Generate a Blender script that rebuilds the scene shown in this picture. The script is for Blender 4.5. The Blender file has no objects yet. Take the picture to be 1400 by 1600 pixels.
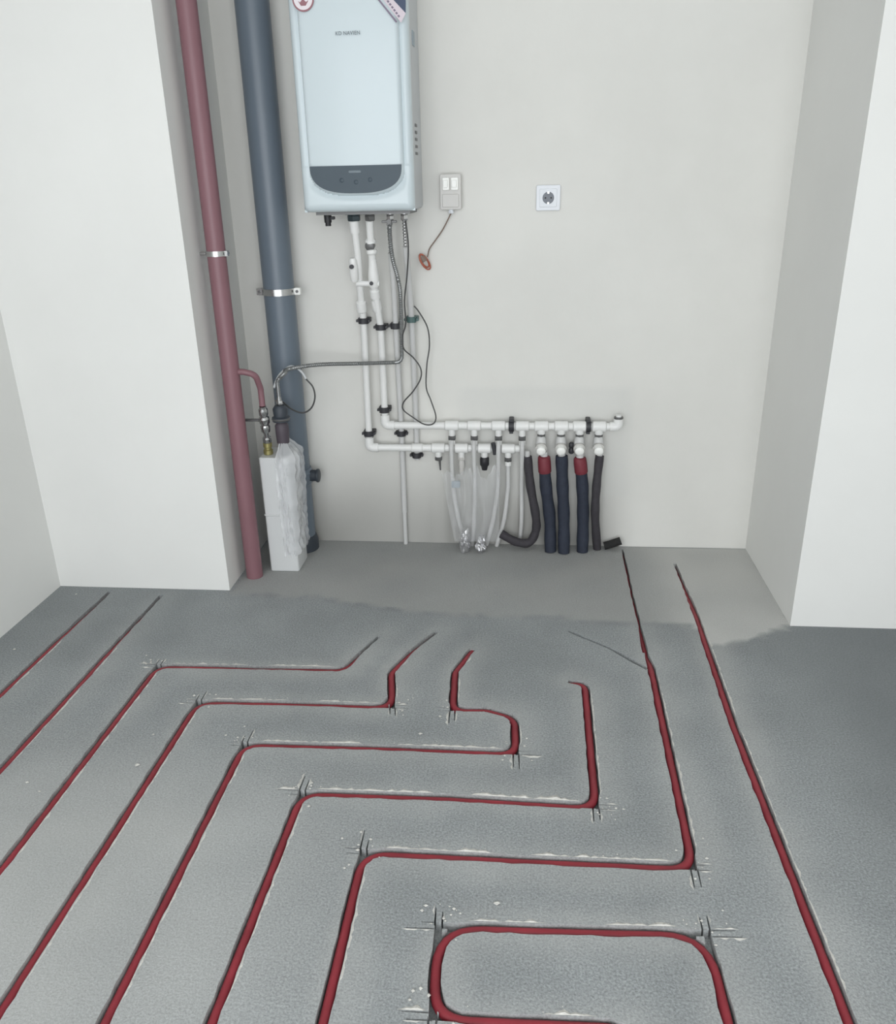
import bpy, math, random
import numpy as np
from mathutils import Vector, Matrix, noise as mnoise
from mathutils.geometry import delaunay_2d_cdt

C = bpy.context.scene.collection
SC = bpy.context.scene
rnd = random.Random(7)
PI = math.pi

# ------------------------------------------------------------------ camera
CAM_H, YAW, PITCH, ROLL, FPX = 1.341, -0.10256, 0.38108, 0.02205, 1287.2     # metres, radians, focal length in px of 1400
_f = np.array([math.sin(YAW)*math.cos(PITCH), math.cos(YAW)*math.cos(PITCH), -math.sin(PITCH)])
_r = np.array([math.cos(YAW), -math.sin(YAW), 0.0])
_d = np.cross(_f, _r)
R_ = math.cos(ROLL)*_r + math.sin(ROLL)*_d
D_ = -math.sin(ROLL)*_r + math.cos(ROLL)*_d
cam = bpy.data.objects.new('camera', bpy.data.cameras.new('camera'))
C.objects.link(cam)
cam.matrix_world = Matrix(((R_[0], -D_[0], -_f[0], 0), (R_[1], -D_[1], -_f[1], 0), (R_[2], -D_[2], -_f[2], CAM_H), (0, 0, 0, 1)))
cam.data.sensor_fit = 'HORIZONTAL'
cam.data.sensor_width = 36.0
cam.data.lens = FPX/1400*36.0
cam.data.clip_start = 0.05
SC.camera = cam

# ------------------------------------------------------------------ sky, window light, exposure
world = bpy.data.worlds.new('sky'); SC.world = world
world.use_nodes = True
bg = world.node_tree.nodes['Background']
bg.inputs[0].default_value = (0.86, 0.93, 1.0, 1)
bg.inputs[1].default_value = 1.6
WIN = (-1.65, 1.35, 0.05, 2.45)          # opening in the wall behind the camera: x0, x1, z0, z1
WALL_FRONT_Y = -1.2
ld = bpy.data.lights.new('window_daylight', 'AREA')
ld.shape = 'RECTANGLE'; ld.size = WIN[1]-WIN[0]-0.1; ld.size_y = WIN[3]-WIN[2]-0.1
ld.energy = 62; ld.color = (0.988, 0.996, 1.0)
lo = bpy.data.objects.new('window_daylight', ld); C.objects.link(lo)
lo.location = ((WIN[0]+WIN[1])/2, WALL_FRONT_Y-0.12, (WIN[2]+WIN[3])/2)
lo.rotation_euler = (PI/2, 0, 0)         # emits along +Y, into the room
vs = SC.view_settings
vs.view_transform = 'Standard'; vs.look = 'None'; vs.gamma = 1.0; vs.use_curve_mapping = False
vs.exposure = 0.0

# ------------------------------------------------------------------ survey helpers: from a bearing in the photograph to a real point on a known plane
CAM = np.array([0, 0, CAM_H])
BACK_Y = 3.0
def ray(px, py):
    return R_*((px-700)/FPX) + D_*((py-800)/FPX) + _f
def F(px, py, z=0.0):                     # point at height z
    d = ray(px, py); p = CAM + d*((z-CAM_H)/d[2]); return Vector(p)
def W(px, py, off=0.0):                   # point at distance off in front of the back wall
    d = ray(px, py); p = CAM + d*((BACK_Y-off)/d[1]); return Vector(p)

# ------------------------------------------------------------------ materials
def lin(c):
    return tuple(((v/255)/12.92 if v/255 <= 0.04045 else ((v/255+0.055)/1.055)**2.4) for v in c)
def mat(name, rgb, rough=0.5, metal=0.0, var=0.0, scale=30.0, bump=0.0, bscale=80.0, coat=0.0, spec=0.5, alpha=1.0, stretch=None):
    m = bpy.data.materials.new(name); m.use_nodes = True
    nt = m.node_tree; b = nt.nodes['Principled BSDF']
    c = lin(rgb)
    b.inputs['Base Color'].default_value = (*c, 1)
    b.inputs['Roughness'].default_value = rough
    b.inputs['Metallic'].default_value = metal
    b.inputs['Coat Weight'].default_value = coat
    b.inputs['Specular IOR Level'].default_value = spec
    b.inputs['Alpha'].default_value = alpha
    tc = nt.nodes.new('ShaderNodeTexCoord')
    src = tc.outputs['Object']
    if stretch:
        mp = nt.nodes.new('ShaderNodeMapping'); mp.inputs['Scale'].default_value = stretch
        nt.links.new(src, mp.inputs['Vector']); src = mp.outputs['Vector']
    if var > 0:
        n = nt.nodes.new('ShaderNodeTexNoise'); n.inputs['Scale'].default_value = scale; n.inputs['Detail'].default_value = 5
        nt.links.new(src, n.inputs['Vector'])
        r = nt.nodes.new('ShaderNodeValToRGB')
        r.color_ramp.elements[0].position = 0.3; r.color_ramp.elements[1].position = 0.7
        r.color_ramp.elements[0].color = (*[max(0, v*(1-var)) for v in c], 1)
        r.color_ramp.elements[1].color = (*[min(1, v*(1+var)) for v in c], 1)
        nt.links.new(n.outputs['Fac'], r.inputs['Fac']); nt.links.new(r.outputs['Color'], b.inputs['Base Color'])
    if bump > 0:
        n2 = nt.nodes.new('ShaderNodeTexNoise'); n2.inputs['Scale'].default_value = bscale; n2.inputs['Detail'].default_value = 4
        nt.links.new(src, n2.inputs['Vector'])
        bp = nt.nodes.new('ShaderNodeBump'); bp.inputs['Strength'].default_value = bump; bp.inputs['Distance'].default_value = 0.004
        nt.links.new(n2.outputs['Fac'], bp.inputs['Height']); nt.links.new(bp.outputs['Normal'], b.inputs['Normal'])
    return m

def stained(name, base, base2, stains, rough, nscale, bump, bscale, speck=0.0):
    """plaster or concrete whose stains are stored per vertex in the colour attribute 'stain' (one channel per stain colour)"""
    m = bpy.data.materials.new(name); m.use_nodes = True
    nt = m.node_tree; L = nt.links; b = nt.nodes['Principled BSDF']
    b.inputs['Roughness'].default_value = rough; b.inputs['Specular IOR Level'].default_value = 0.25
    tc = nt.nodes.new('ShaderNodeTexCoord')
    n = nt.nodes.new('ShaderNodeTexNoise'); n.inputs['Scale'].default_value = nscale; n.inputs['Detail'].default_value = 7; n.inputs['Roughness'].default_value = 0.6
    L.new(tc.outputs['Object'], n.inputs['Vector'])
    r = nt.nodes.new('ShaderNodeValToRGB'); r.color_ramp.elements[0].position = 0.32; r.color_ramp.elements[1].position = 0.68
    r.color_ramp.elements[0].color = (*lin(base), 1); r.color_ramp.elements[1].color = (*lin(base2), 1)
    L.new(n.outputs['Fac'], r.inputs['Fac'])
    col = r.outputs['Color']
    if speck > 0:
        n3 = nt.nodes.new('ShaderNodeTexNoise'); n3.inputs['Scale'].default_value = 210; n3.inputs['Detail'].default_value = 3; n3.inputs['Roughness'].default_value = 0.7
        L.new(tc.outputs['Object'], n3.inputs['Vector'])
        r3 = nt.nodes.new('ShaderNodeValToRGB'); r3.color_ramp.elements[0].position = 0.3; r3.color_ramp.elements[1].position = 0.7
        r3.color_ramp.elements[0].color = (1-speck, 1-speck, 1-speck, 1); r3.color_ramp.elements[1].color = (1+speck, 1+speck, 1+speck, 1)
        L.new(n3.outputs['Fac'], r3.inputs['Fac'])
        mx = nt.nodes.new('ShaderNodeMix'); mx.data_type = 'RGBA'; mx.blend_type = 'MULTIPLY'; mx.inputs['Factor'].default_value = 1
        L.new(col, mx.inputs['A']); L.new(r3.outputs['Color'], mx.inputs['B']); col = mx.outputs['Result']
    if stains:
        at = nt.nodes.new('ShaderNodeAttribute'); at.attribute_name = 'stain_shade'
        sp = nt.nodes.new('ShaderNodeSeparateColor'); L.new(at.outputs['Color'], sp.inputs['Color'])
        for ch, sc_ in zip(('Red', 'Green', 'Blue'), stains):
            mx = nt.nodes.new('ShaderNodeMix'); mx.data_type = 'RGBA'
            L.new(sp.outputs[ch], mx.inputs['Factor']); L.new(col, mx.inputs['A']); mx.inputs['B'].default_value = (*lin(sc_), 1)
            col = mx.outputs['Result']
    L.new(col, b.inputs['Base Color'])
    n2 = nt.nodes.new('ShaderNodeTexNoise'); n2.inputs['Scale'].default_value = bscale; n2.inputs['Detail'].default_value = 5
    L.new(tc.outputs['Object'], n2.inputs['Vector'])
    bp = nt.nodes.new('ShaderNodeBump'); bp.inputs['Strength'].default_value = bump; bp.inputs['Distance'].default_value = 0.003
    L.new(n2.outputs['Fac'], bp.inputs['Height']); L.new(bp.outputs['Normal'], b.inputs['Normal'])
    return m

M = dict(
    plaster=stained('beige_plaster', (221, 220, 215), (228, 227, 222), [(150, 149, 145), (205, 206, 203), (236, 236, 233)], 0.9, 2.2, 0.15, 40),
    white_wall=stained('white_wall_paint', (230, 230, 227), (235, 235, 232), [], 0.85, 1.6, 0.12, 35),
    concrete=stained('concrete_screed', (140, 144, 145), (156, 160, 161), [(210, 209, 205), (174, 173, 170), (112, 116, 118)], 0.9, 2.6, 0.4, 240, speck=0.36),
    ceiling=mat('ceiling_paint', (230, 230, 228), 0.9),
    dust=mat('cement_dust', (205, 203, 197), 0.95, var=0.15, scale=90, bump=0.6, bscale=200),
    red=mat('red_plastic_pipe', (142, 46, 56), 0.42, var=0.16, scale=14, spec=0.4),
    riser=mat('brown_red_paint', (136, 98, 105), 0.45, var=0.05, scale=6, bump=0.1, bscale=120),
    sewer=mat('blue_grey_plastic', (104, 115, 126), 0.38, var=0.03, scale=4),
    white_plastic=mat('white_pipe_plastic', (236, 236, 234), 0.35),
    pale_pipe=mat('pale_grey_pipe', (205, 205, 204), 0.4),
    enamel=mat('white_enamel', (232, 237, 241), 0.3),
    cover=mat('white_gloss_cover', (209, 220, 224), 0.2, spec=0.35),
    panel=mat('dark_glass_panel', (74, 86, 95), 0.4, spec=0.3),
    panel_mark=mat('panel_mark', (110, 122, 130), 0.4),
    logo=mat('grey_print', (120, 130, 136), 0.5),
    sticker_white=mat('sticker_white', (236, 228, 232), 0.45),
    sticker_red=mat('sticker_red', (152, 104, 112), 0.45),
    sticker_pink=mat('sticker_pink', (218, 206, 214), 0.45),
    sticker_navy=mat('sticker_navy', (58, 72, 98), 0.45),
    sticker_ink=mat('sticker_ink', (128, 116, 136), 0.5),
    side_grey=mat('grey_steel_side', (196, 199, 202), 0.4, metal=0.1),
    chrome=mat('nickel', (200, 200, 200), 0.25, metal=1.0, var=0.05),
    steel=mat('corrugated_steel', (150, 152, 152), 0.35, metal=0.8),
    grey_metal=mat('dull_grey_metal', (108, 108, 108), 0.45, metal=0.5),
    teal_nut=mat('dark_teal_nut', (66, 76, 80), 0.45, metal=0.3),
    clip_black=mat('black_clip_plastic', (52, 52, 56), 0.5),
    clip_teal=mat('teal_clip_plastic', (78, 104, 102), 0.5),
    black=mat('black_rubber', (38, 38, 42), 0.5),
    navy_foam=mat('navy_foam', (42, 48, 62), 0.75, var=0.12, scale=60, bump=0.3, bscale=150),
    dark_foam=mat('dark_foam', (58, 55, 60), 0.75, var=0.12, scale=60, bump=0.3, bscale=150),
    black_foam=mat('black_foam', (36, 36, 36), 0.85, var=0.12, scale=60, bump=0.4, bscale=150),
    foam_red=mat('red_pipe_end', (120, 48, 58), 0.5),
    brass=mat('brass', (168, 160, 110), 0.4, metal=0.7),
    dark_blue=mat('dark_regulator_paint', (58, 64, 72), 0.5),
    purple_brown=mat('dark_regulator_base', (78, 70, 78), 0.55),
    cable_dark=mat('dark_grey_cable', (74, 74, 74), 0.5),
    cable_white=mat('white_cable', (205, 208, 210), 0.45),
    cable_brown=mat('brown_cable', (128, 110, 100), 0.55),
    orange=mat('orange_cable', (172, 96, 76), 0.5, var=0.15, scale=60),
    socket=mat('socket_white', (226, 229, 234), 0.35),
    socket_dark=mat('socket_recess', (120, 124, 132), 0.5),
    box_grey=mat('grey_white_box', (202, 200, 196), 0.35),
    box_white=mat('bright_white_plug', (248, 248, 244), 0.35),
    meter=mat('meter_white', (214, 216, 216), 0.4),
    foil=mat('silver_foil', (214, 214, 216), 0.22, metal=0.85, bump=0.5, bscale=60),
    tag=mat('blue_grey_tag', (160, 172, 180), 0.5),
    frame=mat('window_frame_white', (235, 235, 235), 0.4),
)
def film(name, amount):
    m = bpy.data.materials.new(name); m.use_nodes = True; nt = m.node_tree
    b = nt.nodes['Principled BSDF']; out = nt.nodes['Material Output']
    b.inputs['Base Color'].default_value = (0.85, 0.86, 0.88, 1); b.inputs['Roughness'].default_value = 0.18
    tr = nt.nodes.new('ShaderNodeBsdfTransparent'); mx = nt.nodes.new('ShaderNodeMixShader'); mx.inputs[0].default_value = amount
    tc = nt.nodes.new('ShaderNodeTexCoord'); n = nt.nodes.new('ShaderNodeTexNoise'); n.inputs['Scale'].default_value = 40
    bp = nt.nodes.new('ShaderNodeBump'); bp.inputs['Strength'].default_value = 0.4; bp.inputs['Distance'].default_value = 0.004
    nt.links.new(tc.outputs['Object'], n.inputs['Vector']); nt.links.new(n.outputs['Fac'], bp.inputs['Height']); nt.links.new(bp.outputs['Normal'], b.inputs['Normal'])
    nt.links.new(tr.outputs[0], mx.inputs[1]); nt.links.new(b.outputs[0], mx.inputs[2]); nt.links.new(mx.outputs[0], out.inputs['Surface'])
    return m
M['film'] = film('clear_plastic_film', 0.24)
M['wrap'] = film('cloudy_plastic_film', 0.5)

# ------------------------------------------------------------------ mesh builder
class MB:
    def __init__(s): s.v = []; s.f = []
    def add(s, vs_, fs):
        n = len(s.v); s.v += [Vector(q) for q in vs_]; s.f += [tuple(i+n for i in t) for t in fs]; return s
    def box(s, lo, hi):
        x0, y0, z0 = lo; x1, y1, z1 = hi
        return s.add([(x0,y0,z0),(x1,y0,z0),(x1,y1,z0),(x0,y1,z0),(x0,y0,z1),(x1,y0,z1),(x1,y1,z1),(x0,y1,z1)],
                     [(0,3,2,1),(4,5,6,7),(0,1,5,4),(1,2,6,5),(2,3,7,6),(3,0,4,7)])
    def rbox(s, lo, hi, r, n=4, axis='y'):          # box whose outline across `axis` has rounded corners and a small face chamfer
        ax = 'xyz'.index(axis); o = [i for i in range(3) if i != ax]
        lo = list(lo); hi = list(hi)
        def ring(inset, h):
            pts = []
            rr = max(r-inset, 1e-4)
            cs = [(hi[o[0]]-r, hi[o[1]]-r, 0), (lo[o[0]]+r, hi[o[1]]-r, 1), (lo[o[0]]+r, lo[o[1]]+r, 2), (hi[o[0]]-r, lo[o[1]]+r, 3)]
            for cx, cy, q in cs:
                for k in range(n+1):
                    a = PI/2*(q+k/n); p = [0, 0, 0]
                    p[o[0]] = cx+rr*math.cos(a); p[o[1]] = cy+rr*math.sin(a); p[ax] = h; pts.append(p)
            return pts
        c = min(r*0.35, (hi[ax]-lo[ax])*0.3)
        rings = [ring(c, lo[ax]), ring(0, lo[ax]+c), ring(0, hi[ax]-c), ring(c, hi[ax])]
        return s.loft(rings, flip=(ax == 1))
    def loft(s, rings, closed=True, caps=True, flip=False):
        m = len(rings[0]); vs_ = [p for r in rings for p in r]; fs = []
        for i in range(len(rings)-1):
            for j in range(m if closed else m-1):
                a = i*m+j; b = i*m+(j+1) % m
                fs.append((a, b, b+m, a+m))
        if caps:
            fs.append(tuple(range(m))[::-1]); fs.append(tuple((len(rings)-1)*m+j for j in range(m)))
        if flip: fs = [t[::-1] for t in fs]
        return s.add(vs_, fs)
    def tube(s, path, r, seg=12, caps=True):
        path = [Vector(p) for p in path]
        rs = r if hasattr(r, '__len__') else [r]*len(path)
        rings = []; up = None
        for i, p in enumerate(path):
            t = (path[min(i+1, len(path)-1)]-path[max(i-1, 0)])
            if t.length < 1e-9: t = Vector((0, 0, 1))
            t.normalize()
            if up is None:
                up = Vector((0, 0, 1)) if abs(t.z) < 0.9 else Vector((0, -1, 0))
            up = (up - t*up.dot(t)).normalized(); sd = t.cross(up)
            rings.append([p + (up*math.cos(a)+sd*math.sin(a))*rs[i] for a in (2*PI*k/seg for k in range(seg))])
        return s.loft(rings, caps=caps)
    def cyl(s, a, b, r0, r1=None, seg=16):
        return s.tube([a, b], [r0, r0 if r1 is None else r1], seg)
    def lathe(s, a, b, prof, seg=16):               # prof: (fraction along a-b, radius)
        a, b = Vector(a), Vector(b)
        pts = [a.lerp(b, t) for t, _ in prof]; d = (b-a).normalized()
        up = Vector((0, 0, 1)) if abs(d.z) < 0.9 else Vector((0, -1, 0))
        up = (up-d*up.dot(d)).normalized(); sd = d.cross(up)
        return s.loft([[p+(up*math.cos(2*PI*k/seg)+sd*math.sin(2*PI*k/seg))*r for k in range(seg)] for p, (_, r) in zip(pts, prof)])
    def nut(s, a, b, r): return s.lathe(a, b, [(0, r*0.88), (0.15, r), (0.85, r), (1, r*0.88)], 6)
    def ball(s, c, r, seg=14): 
        c = Vector(c); v = Vector((0, 0, r))
        return s.lathe(c-v, c+v, [(0.5-0.5*math.cos(PI*k/8), max(r*math.sin(PI*k/8), 1e-4)) for k in range(9)], seg)
    def ring(s, c, axis, R, r, seg=20, rs=8):       # torus
        c = Vector(c); d = Vector(axis).normalized()
        up = Vector((0, 0, 1)) if abs(d.z) < 0.9 else Vector((0, -1, 0))
        up = (up-d*up.dot(d)).normalized(); sd = d.cross(up)
        vs_ = []; fs = []
        for i in range(seg):
            a = 2*PI*i/seg; e = up*math.cos(a)+sd*math.sin(a)
            for j in range(rs):
                b = 2*PI*j/rs; vs_.append(c+e*(R+r*math.cos(b))+d*(r*math.sin(b)))
                fs.append((i*rs+j, i*rs+(j+1) % rs, ((i+1) % seg)*rs+(j+1) % rs, ((i+1) % seg)*rs+j))
        return s.add(vs_, fs)
    def band(s, a, b, ri, ro, seg=20):              # open collar between radii ri and ro
        a, b = Vector(a), Vector(b); d = (b-a).normalized()
        up = Vector((0, 0, 1)) if abs(d.z) < 0.9 else Vector((0, -1, 0))
        up = (up-d*up.dot(d)).normalized(); sd = d.cross(up)
        def rg(p, r): return [p+(up*math.cos(2*PI*k/seg)+sd*math.sin(2*PI*k/seg))*r for k in range(seg)]
        return s.loft([rg(a, ri), rg(a, ro), rg(b, ro), rg(b, ri), rg(a, ri)], caps=False)
    def prism(s, outline, d):                       # 3D outline pushed along d
        o = [Vector(p) for p in outline]; d = Vector(d)
        return s.loft([o, [p+d for p in o]])
    def build(s, name, m, parent=None, smooth=True, origin=None):
        if parent is not None: org = Vector(parent['_o'])
        elif origin is not None: org = Vector(origin)
        else: org = Vector((0, 0, 0))
        me = bpy.data.meshes.new(name)
        me.from_pydata([tuple(p-org) for p in s.v], [], s.f); me.validate(); me.update()
        me.materials.append(m)
        if smooth:
            for p in me.polygons: p.use_smooth = True
            me.set_sharp_from_angle(angle=math.radians(42))
        o = bpy.data.objects.new(name, me); C.objects.link(o)
        o['_o'] = tuple(org)
        if parent is not None: o.parent = parent
        else: o.location = org
        return o

def thing(name, label, cat, loc, group=None):
    o = bpy.data.objects.new(name, None); C.objects.link(o); o.empty_display_size = 0.05
    o.location = loc; o['_o'] = tuple(loc)
    return tag(o, label, cat, group)
def tag(o, label, cat, group=None):
    o['label'] = label; o['category'] = cat
    if group: o['group'] = group
    return o
def struct(o): o['kind'] = 'structure'; return o
def dup(root, loc, label=None):
    r = root.copy(); C.objects.link(r); r.location = loc; r['_o'] = tuple(loc)
    if label: r['label'] = label
    for ch in list(root.children):
        c = ch.copy(); C.objects.link(c); c.parent = r
        for g in ch.children:
            d = g.copy(); C.objects.link(d); d.parent = c
    return r
def lowest(pts): return min((Vector(p) for p in pts), key=lambda p: p.z)

def fillet(pts, rad, n=7):                          # round the corners of a polyline
    pts = [Vector(p) for p in pts]; out = [pts[0]]
    for i in range(1, len(pts)-1):
        a, p, b = pts[i-1], pts[i], pts[i+1]
        u = (a-p); v = (b-p); lu, lv = u.length, v.length
        if lu < 1e-6 or lv < 1e-6: continue
        u /= lu; v /= lv
        ang = u.angle(v)
        if ang > math.radians(176): out.append(p); continue
        r = rad[i] if hasattr(rad, '__len__') else rad
        t = min(r/math.tan(ang/2), lu*0.48, lv*0.48)
        p0, p1 = p+u*t, p+v*t
        for k in range(n+1):
            s = k/n; out.append(p0*(1-s)**2 + p*2*s*(1-s) + p1*s*s)
    out.append(pts[-1]); return out
def smooth_path(pts, n=6):                          # Catmull-Rom through the points
    P = [Vector(p) for p in pts]; P = [P[0]*2-P[1]] + P + [P[-1]*2-P[-2]]; out = []
    for i in range(1, len(P)-2):
        for k in range(n):
            t = k/n
            out.append(0.5*((2*P[i]) + (P[i+1]-P[i-1])*t + (2*P[i-1]-5*P[i]+4*P[i+1]-P[i+2])*t*t + (3*P[i]-P[i-1]-3*P[i+1]+P[i+2])*t**3))
    out.append(P[-2]); return out

# ================================================================== ROOM
LEFT_X, RIGHT_X, CEIL = -1.69, 2.1, 2.75
PIER_L_X, PIER_L_Y = -1.053, 2.545
PIER_R_X, PIER_R_Y = 0.845, 2.402

def nz(x, y, z=0.0): return mnoise.noise(Vector((x, y, z)))
def sstep(a, b, x):
    t = np.clip((x-a)/(b-a), 0, 1); return t*t*(3-2*t)
def set_stain_shade(me, cols):
    at = me.attributes.new('stain_shade', 'FLOAT_COLOR', 'POINT')
    at.data.foreach_set('color', np.asarray(cols, dtype=np.float32).ravel())

# ---- back wall: a plastered slab with its own dirt near the floor
def wall_back():
    x0, x1, st = PIER_L_X-0.3, PIER_R_X+0.3, 0.025
    nx = int((x1-x0)/st)+1; nzv = int(CEIL/st)+1
    vs_ = []; cols = []
    for j in range(nzv+1):
        for i in range(nx+1):
            x = x0+(x1-x0)*i/nx; z = CEIL*j/nzv
            vs_.append((x, BACK_Y+0.002*nz(x*3, z*3), z))
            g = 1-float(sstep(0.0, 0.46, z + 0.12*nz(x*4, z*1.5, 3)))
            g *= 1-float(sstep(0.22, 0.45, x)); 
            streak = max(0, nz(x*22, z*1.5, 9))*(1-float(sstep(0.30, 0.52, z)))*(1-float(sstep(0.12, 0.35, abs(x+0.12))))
            pale = 0.5*max(0, nz(x*1.3, z*1.3, 5))
            chase = 0.55*(1-float(sstep(0.0, 0.03, abs(z-0.42)-0.2)))*float(sstep(-0.3, -0.22, x))*(1-float(sstep(0.36, 0.40, x+0.02*nz(z*9, x, 1))))
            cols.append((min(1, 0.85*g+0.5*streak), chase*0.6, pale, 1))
    fs = []
    for j in range(nzv):
        for i in range(nx):
            a = j*(nx+1)+i; fs.append((a, a+1, a+nx+2, a+nx+1))
    b = MB(); b.add(vs_, fs)
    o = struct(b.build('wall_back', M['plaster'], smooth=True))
    set_stain_shade(o.data, cols)
    bb = MB(); bb.box((x0, BACK_Y+0.004, 0), (x1, BACK_Y+0.2, CEIL)); bb.build('wall_core', M['plaster'], o, False)
wall_back()

def slab(name, lo, hi, m):
    b = MB(); b.box(lo, hi); return struct(b.build(name, M[m], smooth=False))
slab('wall_left', (LEFT_X-0.2, WALL_FRONT_Y-0.2, 0), (LEFT_X, BACK_Y+0.2, CEIL), 'white_wall')
slab('wall_pier_left', (LEFT_X, PIER_L_Y, 0), (PIER_L_X, BACK_Y+0.2, CEIL), 'white_wall')
slab('wall_pier_right', (PIER_R_X, PIER_R_Y, 0), (RIGHT_X+0.2, BACK_Y+0.2, CEIL), 'white_wall')
slab('wall_right', (RIGHT_X, WALL_FRONT_Y-0.2, 0), (RIGHT_X+0.2, PIER_R_Y, CEIL), 'white_wall')
slab('ceiling', (LEFT_X-0.2, WALL_FRONT_Y-0.2, CEIL), (RIGHT_X+0.2, BACK_Y+0.2, CEIL+0.15), 'ceiling')
b = MB(); fy0, fy1 = WALL_FRONT_Y-0.2, WALL_FRONT_Y
b.box((LEFT_X, fy0, 0), (WIN[0], fy1, CEIL)); b.box((WIN[1], fy0, 0), (RIGHT_X, fy1, CEIL))
b.box((WIN[0], fy0, 0), (WIN[1], fy1, WIN[2])); b.box((WIN[0], fy0, WIN[3]), (WIN[1], fy1, CEIL))
struct(b.build('wall_front', M['white_wall'], smooth=False))
b = MB()
for x in (WIN[0], (WIN[0]+WIN[1])/2-0.03, WIN[1]-0.06): b.box((x, fy0+0.14, WIN[2]), (x+0.06, fy0+0.19, WIN[3]))
for z in (WIN[2], WIN[3]-0.06): b.box((WIN[0], fy0+0.141, z), (WIN[1], fy0+0.189, z+0.06))
struct(b.build('window_1', M['frame'], smooth=False))

# ================================================================== FLOOR WITH SAWN GROOVES AND HEATING PIPES
GW, GD, PR = 0.0235, 0.025, 0.0100                  # groove width, depth, pipe radius
# every run: points as seen (x, y, width factor), fillet radius, which corners the saw overran, pipe on/off
runs = [
    dict(name='a', pts=[(-130,1208,1), (0,1085,1), (100,991,.8), (172,924,.55)], label='short red heating pipe nearest the left wall, running under the white pier'),
    dict(name='b', pts=[(-130,1345,1), (0,1203,1), (130,1062,1), (190,996,.7), (252,930,.5)], label='red heating pipe second from the left wall, fading towards the brown riser'),
    dict(name='c', pts=[(-130,1520,1), (0,1358,1), (246,1040,1), (400,1043,.75), (538,1046,.9), (565,1018,.55), (592,994,.4)], r=.05, cut=[2], label='red heating pipe third from the left wall with one bend and a thin tail'),
    dict(name='d', pts=[(-60,1668,1), (0,1577,1), (309,1096,1), (470,1099,.8), (613,1104,1), (611,1050,1), (645,1015,.7), (682,987,.5)], r=.055, cut=[2, 4], label='red heating pipe with two bends ending below the plastic film and foil'),
    dict(name='e', pts=[(118,1680,1), (160,1600,1), (381,1162,1), (600,1168,.85), (806,1176,1), (804,1120,1), (760,1108,.9), (707,1108,1), (711,1048,1), (738,1014,.8)], r=.05, cut=[2, 4, 7], label='red heating pipe zigzagging through six bends in the middle of the floor'),
    dict(name='f', pts=[(292,1690,1), (328,1600,1), (471,1238,1), (700,1246,1), (931,1260,1), (914,1068,1), (888,1064,.7)], r=.055, cut=[2, 4], label='red heating pipe whose hooked tail ends in mid floor below the navy foam sleeves'),
    dict(name='g', pts=[(480,1690,1), (503,1600,1), (567,1330,1), (800,1342,1), (1084,1355,1), (1018,1045,1), (1010,1020,.45), (990,938,.35), (972,858,.3)], r=.06, cut=[2, 4], label='red heating pipe climbing from a wide bend to a thin groove at the foam sleeves'),
    dict(name='h', pts=[(1170,1700,1), (1140,1600,1), (1105,1458,1), (900,1453,1), (685,1446,1), (676,1588,1), (800,1594,1), (985,1602,1), (1010,1690,1)], r=.085, cut=[2, 4, 5], label='red heating pipe looped into a rounded rectangle at the front of the floor'),
    dict(name='i', pts=[(1370,1706,1), (1328,1597,1), (1145,1130,1), (1088,962,.8), (1054,880,.35)], label='long straight red heating pipe nearest the right pier'),
]
extra = [[(888,986,.3), (950,1012,.4), (1012,1045,.6)], [(996,962,.25), (1006,1020,.3)]]
polys = []; paths = []
def quad(a, b, w0, w1):
    d = (b-a); d = Vector((d.x, d.y)).normalized(); n = Vector((-d.y, d.x))
    polys.append([Vector((a.x, a.y))+n*w0, Vector((b.x, b.y))+n*w1, Vector((b.x, b.y))-n*w1, Vector((a.x, a.y))-n*w0])
def resample(path, ws, step):
    out = []; wo = []
    for i in range(len(path)-1):
        L = (path[i+1]-path[i]).length; n = max(1, int(L/step))
        for k in range(n):
            out.append(path[i].lerp(path[i+1], k/n)); wo.append(ws[i]+(ws[i+1]-ws[i])*k/n)
    out.append(path[-1]); wo.append(ws[-1]); return out, wo
def strip(path, ws, jit=0.0012):
    Lf = []; Rt = []
    for i, p in enumerate(path):
        t = path[min(i+1, len(path)-1)]-path[max(i-1, 0)]; t = Vector((t.x, t.y)).normalized(); n = Vector((-t.y, t.x))
        h = GW*0.5*ws[i]
        Lf.append(Vector((p.x, p.y))+n*(h+rnd.uniform(-jit, jit*1.8))); Rt.append(Vector((p.x, p.y))-n*(h+rnd.uniform(-jit, jit*1.8)))
    polys.append(Lf+Rt[::-1])
dust_spots = []; kerfs = []
for R in runs:
    P = [F(x, y) for x, y, w in R['pts']]; w0 = [w for *_, w in R['pts']]
    path = fillet(P, R.get('r', 0.05))
    # width factor carried over to the rounded path by nearest original segment
    ws = []
    for q in path:
        best = None
        for i in range(len(P)-1):
            ab = P[i+1]-P[i]; t = max(0, min(1, (q-P[i]).dot(ab)/ab.length_squared)); d = (q-P[i]-ab*t).length
            if best is None or d < best[0]: best = (d, w0[i]+(w0[i+1]-w0[i])*t)
        ws.append(best[1])
    path, ws = resample(path, ws, 0.025)
    R['path'], R['ws'], R['P'] = path, ws, P
    strip(path, ws); paths.append(path)
    for ci in R.get('cut', []):                     # saw kerfs run straight on past the bend
        p = P[ci]
        for q in (P[ci-1], P[ci+1]):
            d = (p-q).normalized(); n = Vector((-d.y, d.x, 0))
            quad(p-d*R.get('r', .05), p+d*0.006, GW*0.40, GW*0.30)
            for s in (-1, 1):
                e = p+d*rnd.uniform(0.03, 0.065)
                quad(p+n*s*GW*0.30+d*0.0, e+n*s*GW*0.30, 0.0022, 0.0008)
                kerfs.append((p+n*s*GW*0.30+d*0.012, e+n*s*GW*0.30+d*0.008, s))
        dust_spots.append((p, R))
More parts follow.
